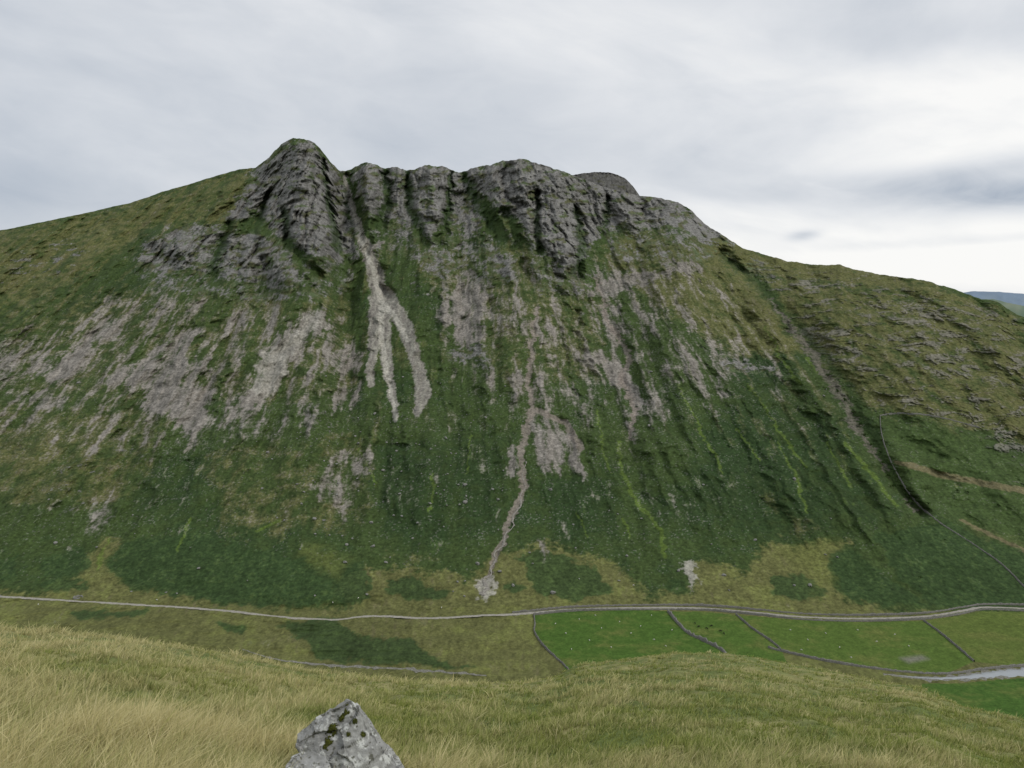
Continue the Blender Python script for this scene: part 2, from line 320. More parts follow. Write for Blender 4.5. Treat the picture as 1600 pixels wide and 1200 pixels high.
# back of the ridge
NB=10
Pb=[];cb=[]
for k in range(1,NB+1):
    q=P[-1].copy(); sx=q[:,0]/q[:,1]; d=k*22.0
    q[:,1]+=d; q[:,0]+=sx*d; q[:,2]-= .05*d+.0035*d*d*.6
    q[:,2]+=fbm(q[:,0]/60,q[:,1]/60,3,77)*4*min(k,3)/3-2.5*min(k,3)/3
    Pb.append(q); cb.append(mix(col[-1],np.broadcast_to(OL,col[-1].shape),np.full(nc,.5)))
P=np.concatenate([P,np.array(Pb)]); col=np.concatenate([col,np.array(cb)])
NR=P.shape[0]
# ---------------------------------------------------------------- materials
def newmat(name):
    m=bpy.data.materials.new(name); m.use_nodes=True; nt=m.node_tree; b=nt.nodes['Principled BSDF']
    b.inputs['Roughness'].default_value=.95; b.inputs['Specular IOR Level'].default_value=.1
    return m,nt,b
def N(nt,t,**k):
    n=nt.nodes.new(t)
    for a,b in k.items(): setattr(n,a,b)
    return n
def attr_mat(name,scale=.35,amt=.35,bump=.6,bscale=.25,bdist=1.0,detail=5):
    m,nt,b=newmat(name)
    a=N(nt,'ShaderNodeAttribute',attribute_name='Col'); g=N(nt,'ShaderNodeNewGeometry')
    n=N(nt,'ShaderNodeTexNoise'); n.inputs['Scale'].default_value=scale; n.inputs['Detail'].default_value=detail; n.inputs['Roughness'].default_value=.7
    mr=N(nt,'ShaderNodeMapRange'); mr.inputs['From Min'].default_value=.3; mr.inputs['From Max'].default_value=.7; mr.inputs['To Min'].default_value=1-amt; mr.inputs['To Max'].default_value=1+amt
    vm=N(nt,'ShaderNodeVectorMath',operation='SCALE')
    nt.links.new(g.outputs['Position'],n.inputs['Vector']); nt.links.new(n.outputs['Fac'],mr.inputs['Value'])
    nt.links.new(a.outputs['Color'],vm.inputs[0]); nt.links.new(mr.outputs['Result'],vm.inputs['Scale']); nt.links.new(vm.outputs[0],b.inputs['Base Color'])
    n2=N(nt,'ShaderNodeTexNoise'); n2.inputs['Scale'].default_value=bscale; n2.inputs['Detail'].default_value=4; n2.inputs['Roughness'].default_value=.65
    nt.links.new(g.outputs['Position'],n2.inputs['Vector'])
    bp=N(nt,'ShaderNodeBump'); bp.inputs['Strength'].default_value=bump; bp.inputs['Distance'].default_value=bdist
    nt.links.new(n2.outputs['Fac'],bp.inputs['Height']); nt.links.new(bp.outputs['Normal'],b.inputs['Normal'])
    return m
def noise_mat(name,c1,c2,scale,bump=.4,bdist=.05,detail=6,rough=.95):
    m,nt,b=newmat(name); b.inputs['Roughness'].default_value=rough
    g=N(nt,'ShaderNodeNewGeometry'); n=N(nt,'ShaderNodeTexNoise'); n.inputs['Scale'].default_value=scale; n.inputs['Detail'].default_value=detail; n.inputs['Roughness'].default_value=.65
    r=N(nt,'ShaderNodeValToRGB'); r.color_ramp.elements[0].position=.35; r.color_ramp.elements[1].position=.65
    r.color_ramp.elements[0].color=(*c1,1); r.color_ramp.elements[1].color=(*c2,1)
    nt.links.new(g.outputs['Position'],n.inputs['Vector']); nt.links.new(n.outputs['Fac'],r.inputs['Fac']); nt.links.new(r.outputs['Color'],b.inputs['Base Color'])
    bp=N(nt,'ShaderNodeBump'); bp.inputs['Strength'].default_value=bump; bp.inputs['Distance'].default_value=bdist
    nt.links.new(n.outputs['Fac'],bp.inputs['Height']); nt.links.new(bp.outputs['Normal'],b.inputs['Normal'])
    return m
M_terr=attr_mat('fell_cover',.28,.42,.6,.2,1.3)
M_val=attr_mat('valley_turf',.5,.34,.6,.4,.6)
M_wall=noise_mat('dry_stone',(.10,.096,.085),(.25,.245,.22),1.6,.8,.15)
M_track=noise_mat('gravel_track',(.24,.225,.19),(.40,.38,.33),.9,.3,.05)
M_bould=noise_mat('pale_boulder',(.15,.147,.135),(.30,.295,.27),1.3,.6,.15)
# ---------------------------------------------------------------- mesh helpers
def tag(o,label=None,cat=None,group=None,kind=None):
    if label: o['label']=label
    if cat: o['category']=cat
    if group: o['group']=group
    if kind: o['kind']=kind
    return o
def raw_mesh(name,V,Fq,mat,cols=None,smoothsh=True,k=4):
    me=bpy.data.meshes.new(name); V=np.asarray(V,dtype=f32); Fq=np.asarray(Fq,dtype=np.int32)
    me.vertices.add(len(V)); me.vertices.foreach_set('co',V.ravel())
    me.loops.add(Fq.size); me.loops.foreach_set('vertex_index',Fq.ravel())
    me.polygons.add(len(Fq)); me.polygons.foreach_set('loop_start',np.arange(0,Fq.size,k,dtype=np.int32)); me.polygons.foreach_set('loop_total',np.full(len(Fq),k,dtype=np.int32))
    me.update(calc_edges=True)
    if smoothsh: me.polygons.foreach_set('use_smooth',np.ones(len(Fq),bool))
    if cols is not None:
        at=me.color_attributes.new('Col','FLOAT_COLOR','POINT'); c4=np.ones((len(V),4),dtype=f32); c4[:,:3]=cols; at.data.foreach_set('color',c4.ravel())
    me.materials.append(mat); me.validate()
    o=bpy.data.objects.new(name,me); C.objects.link(o); return o
def grid_faces(nr,nc_):
    i=np.arange(nr*nc_).reshape(nr,nc_)
    return np.stack([i[:-1,:-1],i[:-1,1:],i[1:,1:],i[1:,:-1]],-1)
def sub_mesh(name,faces,Pf,Cf,mat):
    uq,inv=np.unique(faces.ravel(),return_inverse=True)
    return raw_mesh(name,Pf[uq],inv.reshape(faces.shape),mat,Cf[uq])
GF=grid_faces(NR,nc); Pf=P.reshape(-1,3)
def inpoly(pl,u,v):
    ins=np.zeros(u.shape,bool)
    for k in range(len(pl)):
        p=pl[k];q=pl[(k+1)%len(pl)]
        if p[1]!=q[1]:
            ins^=((p[1]>v)!=(q[1]>v))&(u<(q[0]-p[0])*(v-p[1])/(q[1]-p[1])+p[0])
    return ins
fields=[
 ('bright green sheep pasture left of the broken wall, nearest the path junction',[(834,959),(870,956),(1000,953),(1045,955),(1060,975),(1075,990),(1100,1002),(1140,1040),(1140,1100),(900,1100),(880,1038),(850,1010),(836,990),(836,975)],c3(.068,.128,.024)),
 ('narrow bright green pasture with black cattle between two field walls',[(1045,955),(1100,956),(1150,961),(1175,982),(1210,1006),(1222,1018),(1240,1060),(1140,1060),(1100,1002),(1075,990),(1060,975)],c3(.076,.134,.026)),
 ('long bright green pasture with a stony scar beside the river wall',[(1150,961),(1180,963),(1250,969),(1340,972),(1443,970),(1470,990),(1500,1015),(1522,1034),(1480,1052),(1400,1048),(1300,1035),(1222,1018),(1210,1006),(1175,982)],c3(.086,.138,.028)),
 ('yellowish green pasture at the right edge below the lane',[(1443,970),(1500,962),(1535,955),(1770,962),(1770,1038),(1600,1042),(1522,1034),(1500,1015),(1470,990)],c3(.104,.142,.032)),
 ('flat green meadow on the near bank of the river',[(1440,1068),(1500,1068),(1560,1062),(1770,1050),(1770,1150),(1440,1150)],c3(.062,.124,.024))]
lab=np.zeros((NR-1,nc-1),int); lab[NV-1:]=9
Uc=(Ug[:NV-1,:-1]+Ug[:NV-1,1:])/2; Vc=(Vg[:NV-1,:-1]+Vg[1:NV,:-1])/2
for n,(lb,pl,fc) in enumerate(fields):
    m=inpoly(pl,Uc,Vc)&(lab[:NV-1]==0); lab[:NV-1][m]=n+1
Xv,Yv=P[...,0],P[...,1]
fm=fbm(Xv/35,Yv/22,4,211); ff=fbm(Xv/6,Yv/6,3,221)
colf=col.reshape(-1,3)
for n,(lb,pl,fc) in enumerate(fields):
    c=mix(np.broadcast_to(fc,col.shape),YG*.82,.75*sst(-.2,.8,fm+.4*ff))*(1+.24*ff+.14*fm)[...,None]
    if n==2:
        sc=samp(polymap([[(1405,1028),(1440,1024),(1452,1030),(1420,1036)]],4),Ug,Vg)
        sc=np.concatenate([sc,np.zeros((NB,nc))]); c=mix(c,np.broadcast_to(c3(.2,.19,.16),c.shape),sc*.8)
    o=sub_mesh('field',GF[lab==n+1],Pf,c.reshape(-1,3),M_val); tag(o,lb,'field',kind='structure')
o=sub_mesh('valley_floor',GF[lab==0],Pf,colf,M_val); tag(o,'rough olive valley floor with bracken patches at the foot of the mountain','valley floor',kind='structure')
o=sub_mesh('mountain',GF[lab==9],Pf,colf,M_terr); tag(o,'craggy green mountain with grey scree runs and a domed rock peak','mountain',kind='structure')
print('terrain mesh',time.time()-T0)
def gpt(u,v):
    i=(u-ux[0])/(ux[1]-ux[0]); i=min(max(i,0),nc-1.001); a=int(i); fr=i-a
    ya=np.interp(-v,-Vg[:,a],Yd[:,a]); yb_=np.interp(-v,-Vg[:,a+1],Yd[:,a+1])
    return world(np.array(float(u)),np.array(float(v)),ya+(yb_-ya)*fr)
def pts_dense(pts,st):
    out=[]; P_=[pts[0]]+list(pts)+[pts[-1]]
    for i in range(1,len(P_)-2):
        p0,p1,p2,p3=[np.array(q,float) for q in P_[i-1:i+3]]; n=max(int(np.linalg.norm(p2-p1)/st),1)
        for k in range(n):
            t=k/n; out.append(.5*((2*p1)+(-p0+p2)*t+(2*p0-5*p1+4*p2-p3)*t*t+(-p0+3*p1-3*p2+p3)*t**3))
    out.append(np.array(pts[-1],float)); return out
def path_pts(pts,step=3.0):
    p=np.array([gpt(u,v) for u,v in pts_dense(pts,4)])
    d=np.r_[0,np.cumsum(np.linalg.norm(np.diff(p[:,:2],axis=0),axis=1))]
    n=max(int(d[-1]/step),2); s=np.linspace(0,d[-1],n)
    return np.stack([np.interp(s,d,p[:,k]) for k in range(3)],-1)
def sidevec(p):
    d=np.gradient(p[:,:2],axis=0); d/=np.linalg.norm(d,axis=1)[:,None]+1e-9
    return np.stack([-d[:,1],d[:,0]],-1)
def stone_wall(label,pts,h=1.5,w=1.0,group=None,jit=.25):
    p=path_pts(pts,1.6); n=len(p); s=sidevec(p); r=np.random.default_rng(len(pts)*7+int(pts[0][0]))
    p[:,:2]+=r.normal(0,.12,(n,2)); hh=h*(1+r.normal(0,jit*.5,n)+.25*np.sin(np.arange(n)*.07))
    prof=[(-w*.62,-.8),(-w*.5,0.02),(-w*.36,.85),(-w*.15,1.0),(w*.15,1.02),(w*.36,.85),(w*.5,.02),(w*.62,-.8)]
    V=np.zeros((n,len(prof),3))
    for k,(o,z) in enumerate(prof):
        V[:,k,:2]=p[:,:2]+s*(o+r.normal(0,.06,n))[:,None]; V[:,k,2]=p[:,2]+z*hh+(r.normal(0,.08,n) if z>.5 else 0)
    o=raw_mesh('stone_wall',V.reshape(-1,3),grid_faces(n,len(prof)).reshape(-1,4),M_wall,None,False)
    return tag(o,label,'stone wall',group or 'dry stone walls of the valley fields')
stone_wall('long dry stone wall on the mountain side of the lane, right half of the valley',[(800,958),(833,955),(900,949),(1000,946),(1100,947),(1180,953),(1250,959),(1340,962),(1440,959),(1500,950),(1535,945),(1600,946),(1700,950)],1.5)
stone_wall('dry stone wall on the field side of the lane above the green pastures',[(833,961),(900,955),(1000,953),(1100,954),(1180,961),(1250,968),(1340,971),(1440,968),(1500,960),(1535,953),(1600,955),(1700,960)],1.6)
stone_wall('curved dark stone wall closing the left end of the bright green pastures',[(834,961),(836,976),(835,988),(848,1008),(864,1024),(880,1038),(900,1060)],1.5)
stone_wall('broken grey stone wall running down left of the black cattle',[(1044,956),(1060,975),(1076,990),(1100,1002),(1130,1018),(1160,1050)],1.8,2.0,None,.8)
stone_wall('thin field wall running down right of the black cattle',[(1150,960),(1175,982),(1210,1006),(1222,1018)],1.3)
stone_wall('thin field wall dividing the two rightmost pastures above the river',[(1443,970),(1470,990),(1500,1015),(1522,1034)],1.3)
stone_wall('long low stone wall along the far bank of the river',[(1200,1012),(1222,1018),(1300,1035),(1400,1049),(1480,1053),(1540,1046),(1600,1041),(1700,1036)],1.5,1.3)
stone_wall('intake wall climbing the right hillside beside the ravine',[(1375,650),(1378,680),(1392,720),(1422,772),(1462,812),(1520,850),(1565,882),(1598,915),(1620,935)],1.3,.9,'walls on the right hillside')
stone_wall('short curved wall across the top of the green intake on the right hillside',[(1375,650),(1400,646),(1440,648),(1480,655),(1530,668)],1.3,.8,'walls on the right hillside')
def ribbon(name,label,cat,pts,w,mat,lift=.12,kind='structure',step=3,wf_=None,jit=.12):
    p=path_pts(pts,step); s=sidevec(p); n=len(p); r=np.random.default_rng(3)
    ww=w*(1+.12*np.sin(np.arange(n)*.21)+.1*r.normal(0,1,n)) if wf_ is None else np.interp(np.linspace(0,1,n),*zip(*wf_))*np.clip(1+jit*r.normal(0,1,n),.3,2)
    V=np.zeros((n,5,3))
    off=r.normal(0,1,n)*jit*ww*.5
    for k,o in enumerate((-.5,-.25,0,.25,.5)):
        V[:,k,:2]=p[:,:2]+s*(o*ww+off)[:,None]; V[:,k,2]=p[:,2]+lift+(-.25-lift*.5 if k in(0,4) else 0)
    o=raw_mesh(name,V.reshape(-1,3),grid_faces(n,5).reshape(-1,4),mat); return tag(o,label,cat,kind=kind)
ribbon('track','pale gravel track crossing the valley at the foot of the mountain','track',[(-120,928),(0,932),(100,938),(200,944),(300,950),(370,956),(430,963),(480,967),(530,968),(570,963),(610,963),(660,966),(700,965),(760,961),(800,960),(835,957)],4.0,M_track,.35)
ribbon('lane','gravel lane between two stone walls above the green pastures','lane',[(835,957),(900,952),(1000,949.5),(1100,950.5),(1180,957),(1250,963.5),(1340,966.5),(1440,963.5),(1500,955),(1535,949),(1600,950.5),(1700,955)],3.4,M_track,.3)
mw,nt,b=newmat('river_water'); b.inputs['Base Color'].default_value=(.30,.32,.33,1); b.inputs['Roughness'].default_value=.25; b.inputs['Specular IOR Level'].default_value=.9
nn=N(nt,'ShaderNodeTexNoise'); nn.inputs['Scale'].default_value=.8; nn.inputs['Detail'].default_value=5; gg=N(nt,'ShaderNodeNewGeometry'); bp=N(nt,'ShaderNodeBump'); bp.inputs['Strength'].default_value=.3; bp.inputs['Distance'].default_value=.2
nt.links.new(gg.outputs['Position'],nn.inputs['Vector']); nt.links.new(nn.outputs['Fac'],bp.inputs['Height']); nt.links.new(bp.outputs['Normal'],b.inputs['Normal'])
M_shin=noise_mat('river_shingle',(.11,.11,.085),(.28,.27,.235),.9,.5,.1)
ribbon('river_bank','stony grey shingle bank edging the river at lower right','shingle',[(1380,1053),(1420,1058),(1450,1060),(1500,1059),(1550,1054),(1600,1050),(1700,1045)],1,M_shin,.25,wf_=[(0,3),(.2,7),(.5,14),(1,17)],jit=.25)
ribbon('river','pale silvery river bend at the lower right of the valley','river',[(1405,1056),(1450,1060),(1500,1059),(1550,1054),(1600,1050),(1700,1045)],1,mw,.5,wf_=[(0,.5),(.2,3),(.4,7),(.6,11),(1,12)])
ribbon('stream_bed','stony stream bed winding down left of the moor to the valley bottom','stream bed',[(380,1015),(430,1030),(500,1038),(560,1042),(640,1046),(720,1052),(760,1056)],3.5,M_shin,.3,wf_=[(0,1),(.3,3),(.6,4),(1,3)],jit=.4)
M_beck=noise_mat('pale_beck_stones',(.17,.155,.135),(.35,.33,.29),.5,.6,.3)
ribbon('beck','pale stony beck winding down the lower slope to the track','stream bed',[(823,722),(816,742),(821,762),(812,775),(814,790),(800,808),(803,822),(789,836),(786,852),(772,864),(775,876),(766,888),(768,898),(754,906),(762,918),(752,930)],3,M_beck,.6,step=3,wf_=[(0,.8),(.3,2.0),(.5,1.6),(.75,2.6),(.9,3.2),(1,6)],jit=.45)
# ---------------------------------------------------------------- boulders on the slope
def boulder_mesh(seed,sub=2):
    bm=bmesh.new(); bmesh.ops.create_icosphere(bm,subdivisions=sub,radius=1); r=random.Random(seed)
    pl=[(np.array([r.gauss(0,1) for _ in range(3)])) for _ in range(9)]; pl=[p/np.linalg.norm(p) for p in pl]; hs=[r.uniform(.55,.85) for _ in pl]
    for v in bm.verts:
        c=np.array(v.co)
        for p,h in zip(pl,hs):
            d=c@p
            if d>h: c=c-p*(d-h)
        c*=1+r.uniform(-.05,.05); v.co=(c[0]*1.2,c[1],c[2]*.8)
    me=bpy.data.meshes.new('boulder'); bm.to_mesh(me); bm.free(); me.materials.append(M_bould); return me
bms=[boulder_mesh(s) for s in range(6)]
cnt=0; cl_=[(640+random.gauss(0,160),720+random.gauss(0,80)) for _ in range(16)]
while cnt<290:
    if random.random()<.6:
        c=random.choice(cl_); u=random.gauss(c[0],55); v=random.gauss(c[1],45)
    else: u=random.uniform(0,1350); v=random.uniform(560,935)
    if not(0<u<1590 and 560<v<940): continue
    p=gpt(u,v); s=random.choice([.8,.9,1,1.1,1.2,1.4,1.6,2.2])*random.uniform(.8,1.15)
    if cnt==0: u,v=727,786; p=gpt(u,v); s=3
    o=bpy.data.objects.new('boulder',bms[cnt%6]); C.objects.link(o); o.location=(p[0],p[1],p[2]+s*.3); o.scale=(s*random.uniform(.8,1.3),s,s*random.uniform(.7,1.1)); o.rotation_euler=(random.uniform(-.3,.3),random.uniform(-.3,.3),random.uniform(0,6))
    if cnt==0: tag(o,'largest pale boulder in the dark bracken right of the scree chute','boulder','boulders on the mountainside')
    else: tag(o,'small pale grey boulder lying on the green lower mountainside','boulder','boulders on the mountainside')
    cnt+=1
print('boulders',time.time()-T0)
# ---------------------------------------------------------------- trees and bushes (ravine and stream side)
M_leaf=noise_mat('leaves',(.022,.045,.012),(.06,.10,.025),1.1,.1,.05); M_bark=noise_mat('bark',(.05,.04,.03),(.12,.10,.08),3,.4,.03)
def crown_mesh(seed):
    r=np.random.default_rng(seed); V=[];Fc=[]
    blobs=[(r.normal(0,1.0),r.normal(0,1.0),r.uniform(2.4,5.0),r.uniform(.7,1.3)) for _ in range(11)]
    for bx,by,bz,br in blobs:
        for _ in range(42):
            d=r.normal(0,1,3); d/=np.linalg.norm(d); c=np.array([bx,by,bz])+d*br*r.uniform(.6,1.1)
            a=r.normal(0,1,3); a/=np.linalg.norm(a); b_=np.cross(a,d); b_/=np.linalg.norm(b_)+1e-6; s=r.uniform(.18,.38)
            i=len(V); V+= [c-a*s,c+b_*s*.7,c+a*s,c-b_*s*.7]; Fc.append((i,i+1,i+2,i+3))
    me=bpy.data.meshes.new('crown'); me.from_pydata([tuple(v) for v in V],[],Fc); me.materials.append(M_leaf); return me
def trunk_mesh(seed):
    bm=bmesh.new(); r=random.Random(seed)
    def limb(a,b,r0,r1):
        a=np.array(a,float);b=np.array(b,float); d=(b-a); d/=np.linalg.norm(d); x=np.cross(d,(0.3,1,.1)); x/=np.linalg.norm(x); y=np.cross(d,x); rr=[]
        for p,rad in((a,r0),(b,r1)): rr.append([bm.verts.new(p+rad*(x*math.cos(k*math.pi/3)+y*math.sin(k*math.pi/3))) for k in range(6)])
        for k in range(6): bm.faces.new((rr[0][k],rr[0][(k+1)%6],rr[1][(k+1)%6],rr[1][k]))
    limb((0,0,-.6),(.1,0,1.6),.26,.18); limb((.1,0,1.5),(.2,.1,4.2),.17,.05)
    for k in range(4):
        a=r.uniform(0,6.3); limb((.1,0,r.uniform(1.2,2.4)),(1.1*math.cos(a),1.1*math.sin(a),r.uniform(3,4.2)),.1,.03)
    me=bpy.data.meshes.new('trunk'); bm.to_mesh(me); bm.free(); me.materials.append(M_bark); return me
cms=[crown_mesh(s) for s in range(4)]; tms=[trunk_mesh(s) for s in range(4)]
def tree(u,v,s,label,group):
    p=gpt(u,v); k=random.randrange(4)
    e=bpy.data.objects.new('tree',None); C.objects.link(e); e.location=p; e.scale=(s*random.uniform(.9,1.2),s,s); e.rotation_euler=(0,0,random.uniform(0,6)); tag(e,label,'tree',group)
    for n,m in(('trunk',tms[k]),('crown',cms[k])):
        o=bpy.data.objects.new(n,m); C.objects.link(o); o.parent=e
for u,v in [(1322,628),(1335,650),(1342,668),(1352,684),(1361,700),(1372,712),(1380,728),(1392,745),(1400,762),(1412,776),(1420,792),(1310,612),(1298,590)]:
    tree(u+random.uniform(-4,4),v+random.uniform(-3,3),random.uniform(.8,1.4),'small dark green tree growing in the rocky ravine on the right','trees in the ravine')
for u,v in [(1496,770),(1512,772),(1450,790),(1560,792),(1476,846),(1438,905)]:
    tree(u,v,random.uniform(.5,.9),'small dark bush like tree dotted on the grassy intake at right','trees on the right intake')
# ---------------------------------------------------------------- sheep and cattle
M_wool=noise_mat('wool',(.5,.48,.42),(.72,.70,.64),6,.5,.03); M_hide=noise_mat('black_hide',(.012,.011,.010),(.03,.027,.024),3,.2,.01)
def animal_mesh(name,L,Hh,Wd,mat,fat):
    vs=[];ed=[];ra=[]
    def v(x,y,z,r): vs.append((x,y,z)); ra.append(r); return len(vs)-1
    a=v(-L*.42,0,Hh*.78,Wd*.40*fat); b_=v(0,0,Hh*.74,Wd*.5*fat); c=v(L*.34,0,Hh*.78,Wd*.42*fat); n=v(L*.55,0,Hh*.70,Wd*.2); h=v(L*.74,0,Hh*.42,Wd*.16); m=v(L*.84,0,Hh*.22,Wd*.1)
    tl=v(-L*.52,0,Hh*.5,Wd*.05)
    for i,j in((a,b_),(b_,c),(c,n),(n,h),(h,m),(a,tl)): ed.append((i,j))
    for s in(-1,1):
        k=v(-L*.40,s*Wd*.3,Hh*.5,Wd*.16); k2=v(-L*.46,s*Wd*.3,Hh*.25,Wd*.08); k3=v(-L*.42,s*Wd*.3,0,Wd*.07); ed+= [(a,k),(k,k2),(k2,k3)]
        k=v(L*.34,s*Wd*.28,Hh*.45,Wd*.13); k2=v(L*.36,s*Wd*.28,Hh*.24,Wd*.08); k3=v(L*.35,s*Wd*.28,0,Wd*.07); ed+= [(c,k),(k,k2),(k2,k3)]
        k=v(L*.70,s*Wd*.22,Hh*.5,Wd*.05); ed.append((h,k))
    me=bpy.data.meshes.new(name); me.from_pydata(vs,ed,[]); o=bpy.data.objects.new(name,me); C.objects.link(o)
    md=o.modifiers.new('s','SKIN'); me.skin_vertices[0].data[b_].use_root=True
    for i,r in enumerate(ra): me.skin_vertices[0].data[i].radius=(r,r)
    o.modifiers.new('d','SUBSURF').levels=1
    dg=bpy.context.evaluated_depsgraph_get(); m2=bpy.data.meshes.new_from_object(o.evaluated_get(dg)); bpy.data.objects.remove(o); m2.name=name; m2.materials.clear(); m2.materials.append(mat); return m2
sm_=animal_mesh('sheep',1.25,.85,.55,M_wool,1.15); cm_=animal_mesh('cow',2.3,1.45,.85,M_hide,1.0)
def animal(name,me,u,v,label,group,s=1.0):
    p=gpt(u,v); o=bpy.data.objects.new(name,me); C.objects.link(o); o.location=p; o.rotation_euler=(0,0,random.uniform(0,6.3)); o.scale=(s,s,s); tag(o,label,name,group)
fieldL='white sheep grazing in the large bright green pasture left of the broken wall'
for u,v in [(868,975),(884,990),(905,968),(921,1001),(940,982),(955,1012),(968,972),(986,990),(1001,979),(1018,962),(1022,1000),(893,1015),(1040,1010),(930,962),(1050,985)]:
    animal('sheep',sm_,u,v,fieldL,'sheep in the left pasture',1.0)
for u,v in [(1235,985),(1262,1000),(1290,990),(1312,1012),(1340,985),(1370,1003),(1398,992),(1252,1016),(1420,1010),(1330,1028)]:
    animal('sheep',sm_,u,v,'white sheep grazing in the long pasture with the stony scar','sheep in the long pasture',1.0)
for u,v in [(60,945),(520,942),(560,935),(905,905),(990,915),(690,950),(245,938)]:
    animal('sheep',sm_,u,v,'white sheep grazing on the rough olive grass near the track','sheep near the track',1.1)
for u,v in [(1086,975),(1092,980),(1104,983),(1112,979),(1126,987),(1131,991)]:
    animal('cow',cm_,u,v,'black cow standing in the narrow pasture between two walls','black cattle in the pasture')
p=gpt(122,934); bm=bmesh.new(); r=random.Random(5)
nn_=44; rings=[]
for k in range(nn_):
    a=k/(nn_-1)*5.5; ring=[]
    for off,hz in((-.45,-.5),(-.38,.9),(-.1,1.3),(.2,1.25),(.4,.8),(.45,-.5)):
        R1=3+off+r.uniform(-.08,.08); ring.append(bm.verts.new((1.25*R1*math.cos(a),R1*math.sin(a),hz*(1+.3*math.sin(k*.9))+r.uniform(-.1,.1))))
    rings.append(ring)
for k in range(nn_-1):
    for j in range(5): bm.faces.new((rings[k][j],rings[k+1][j],rings[k+1][j+1],rings[k][j+1]))
bm.faces.new(rings[0]); bm.faces.new(rings[-1][::-1])
me=bpy.data.meshes.new('sheepfold'); bm.to_mesh(me); bm.free(); me.materials.append(M_bould); o=bpy.data.objects.new('sheepfold',me); C.objects.link(o); o.location=p; tag(o,'small ruined ring of pale stones beside the track at far left','sheepfold')
# ---------------------------------------------------------------- far rocky top and distant hills
def ridge_strip(name,label,cat,sky,Y,down,back,nrows,colfn,mat,jag,seed,step=1.5,rough=.35):
    sky=np.array(sky,float); u=np.arange(sky[0,0],sky[-1,0]+.1,step); v=np.interp(u,sky[:,0],sky[:,1])+fbm(u/14,u*0+seed,4,seed)*jag
    rows=[]
    crest=world(u,v,np.full_like(u,Y)); 
    for k in range(nrows,-1,-1):
        q=crest.copy(); d=down*k/nrows; q[:,2]-=d*1.0; sx=q[:,0]/q[:,1]; dy=-d*1.1+(ridged(u/18,v*0+k*.04,4,seed+3)-.5)*back*rough*(k/nrows>0)
        q[:,0]+=sx*dy; q[:,1]+=dy; rows.append(q)
    for k in range(1,6):
        q=crest.copy(); d=back*k/5; sx=q[:,0]/q[:,1]; q[:,0]+=sx*d; q[:,1]+=d; q[:,2]-=d*.15+ d*d/back*.3; rows.append(q)
    R=np.array(rows); c=colfn(R); 
    o=raw_mesh(name,R.reshape(-1,3),grid_faces(R.shape[0],R.shape[1]).reshape(-1,4),mat,c.reshape(-1,3)); return tag(o,label,cat,kind='structure')
def rockcol(R):
    n=fbm(R[...,0]/12,R[...,2]/9,5,301,.7); c=np.clip(mix(np.broadcast_to(RD*.8,R.shape),RK*.75,sst(-.5,.5,n)),0,1); g=sst(.2,.5,fbm(R[...,0]/25,R[...,2]/7,4,302)); return mix(c,OL*.6,g*.7)
ridge_strip('far_crag','dark rounded rocky top rising just behind the main ridge, right of centre','crag',[(860,285),(885,277),(900,272),(925,269),(950,269),(965,273),(978,280),(988,289),(995,299),(1003,312),(1020,330)],1880,110,160,50,rockcol,M_terr,1.6,7,1.0,.12)
def hazecol(base,var):  # hill colours with bluish distance haze painted in
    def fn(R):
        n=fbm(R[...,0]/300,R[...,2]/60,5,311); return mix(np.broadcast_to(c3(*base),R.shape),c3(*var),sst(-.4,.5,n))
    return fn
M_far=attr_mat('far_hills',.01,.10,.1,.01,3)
ridge_strip('distant_hill','pale blue grey hill on the horizon at the far right','hill',[(1300,470),(1420,462),(1500,458),(1520,455),(1560,456),(1600,459),(1700,452),(1850,462),(2000,470)],9000,900,1500,12,hazecol((.19,.25,.33),(.22,.28,.34)),M_far,.7,9,4,.0)
ridge_strip('green_hill','hazy green hill below the blue one at the far right','hill',[(1400,485),(1480,476),(1530,468),(1550,467),(1575,473),(1600,478),(1700,474),(1850,480),(2000,490)],4200,620,900,20,hazecol((.13,.18,.13),(.20,.23,.17)),M_far,1.0,11,3,.0)
M_gr=noise_mat('lowland',(.06,.10,.04),(.12,.15,.07),.01,.1,1)
bm=bmesh.new(); bmesh.ops.create_grid(bm,x_segments=8,y_segments=8,size=30000); me=bpy.data.meshes.new('ground'); bm.to_mesh(me); bm.free(); me.materials.append(M_gr)
o=bpy.data.objects.new('ground',me); C.objects.link(o); o.location=(0,12000,-25); tag(o,'open lowland stretching to the horizon','ground',kind='structure')
# ---------------------------------------------------------------- foreground hillside
ED=np.array([(-700,940),(-200,962),(0,976),(90,984),(180,990),(300,1008),(400,1026),(480,1042),(560,1052),(660,1060),(740,1064),(820,1060),(870,1050),(900,1036),(960,1025),(1050,1014),(1120,1014),(1200,1025),(1300,1044),(1380,1060),(1440,1068),(1470,1085),(1500,1096),(1560,1110),(1620,1124),(1800,1140),(2300,1170)],float)
DD=np.array([(-700,26),(0,30),(400,34),(740,28),(880,34),(1050,46),(1300,42),(1450,30),(1600,26),(2300,22)],float)
H0=1.62
ue=np.arange(-700,2301,4.); te=-elev(smooth(np.interp(ue,ED[:,0],ED[:,1]),9)+8); de=smooth(np.interp(ue,DD[:,0],DD[:,1]),41)
def hill_par(u):
    t=np.interp(u,ue,te); D=np.interp(u,ue,de); return H0/D**2, t-2*H0/D
def hill(X,Y):
    Ye=np.maximum(Y,3.0); u=800+F*X/(1.045*Ye); c,b_=hill_par(u)
    z=ZC-(H0+b_*Y+c*Y*Y)
    m=sst(2,8,Y)
    return z+m*(fbm(X/3.0,Y/3.0,3,401)*.15+fbm(X/.8,Y/.8,2,411)*.08)+fbm(X/12,Y/12,2,421)*.10*m
uu=np.arange(-1000,2601,6.); yy=np.r_[.6,np.geomspace(.9,330,330)]
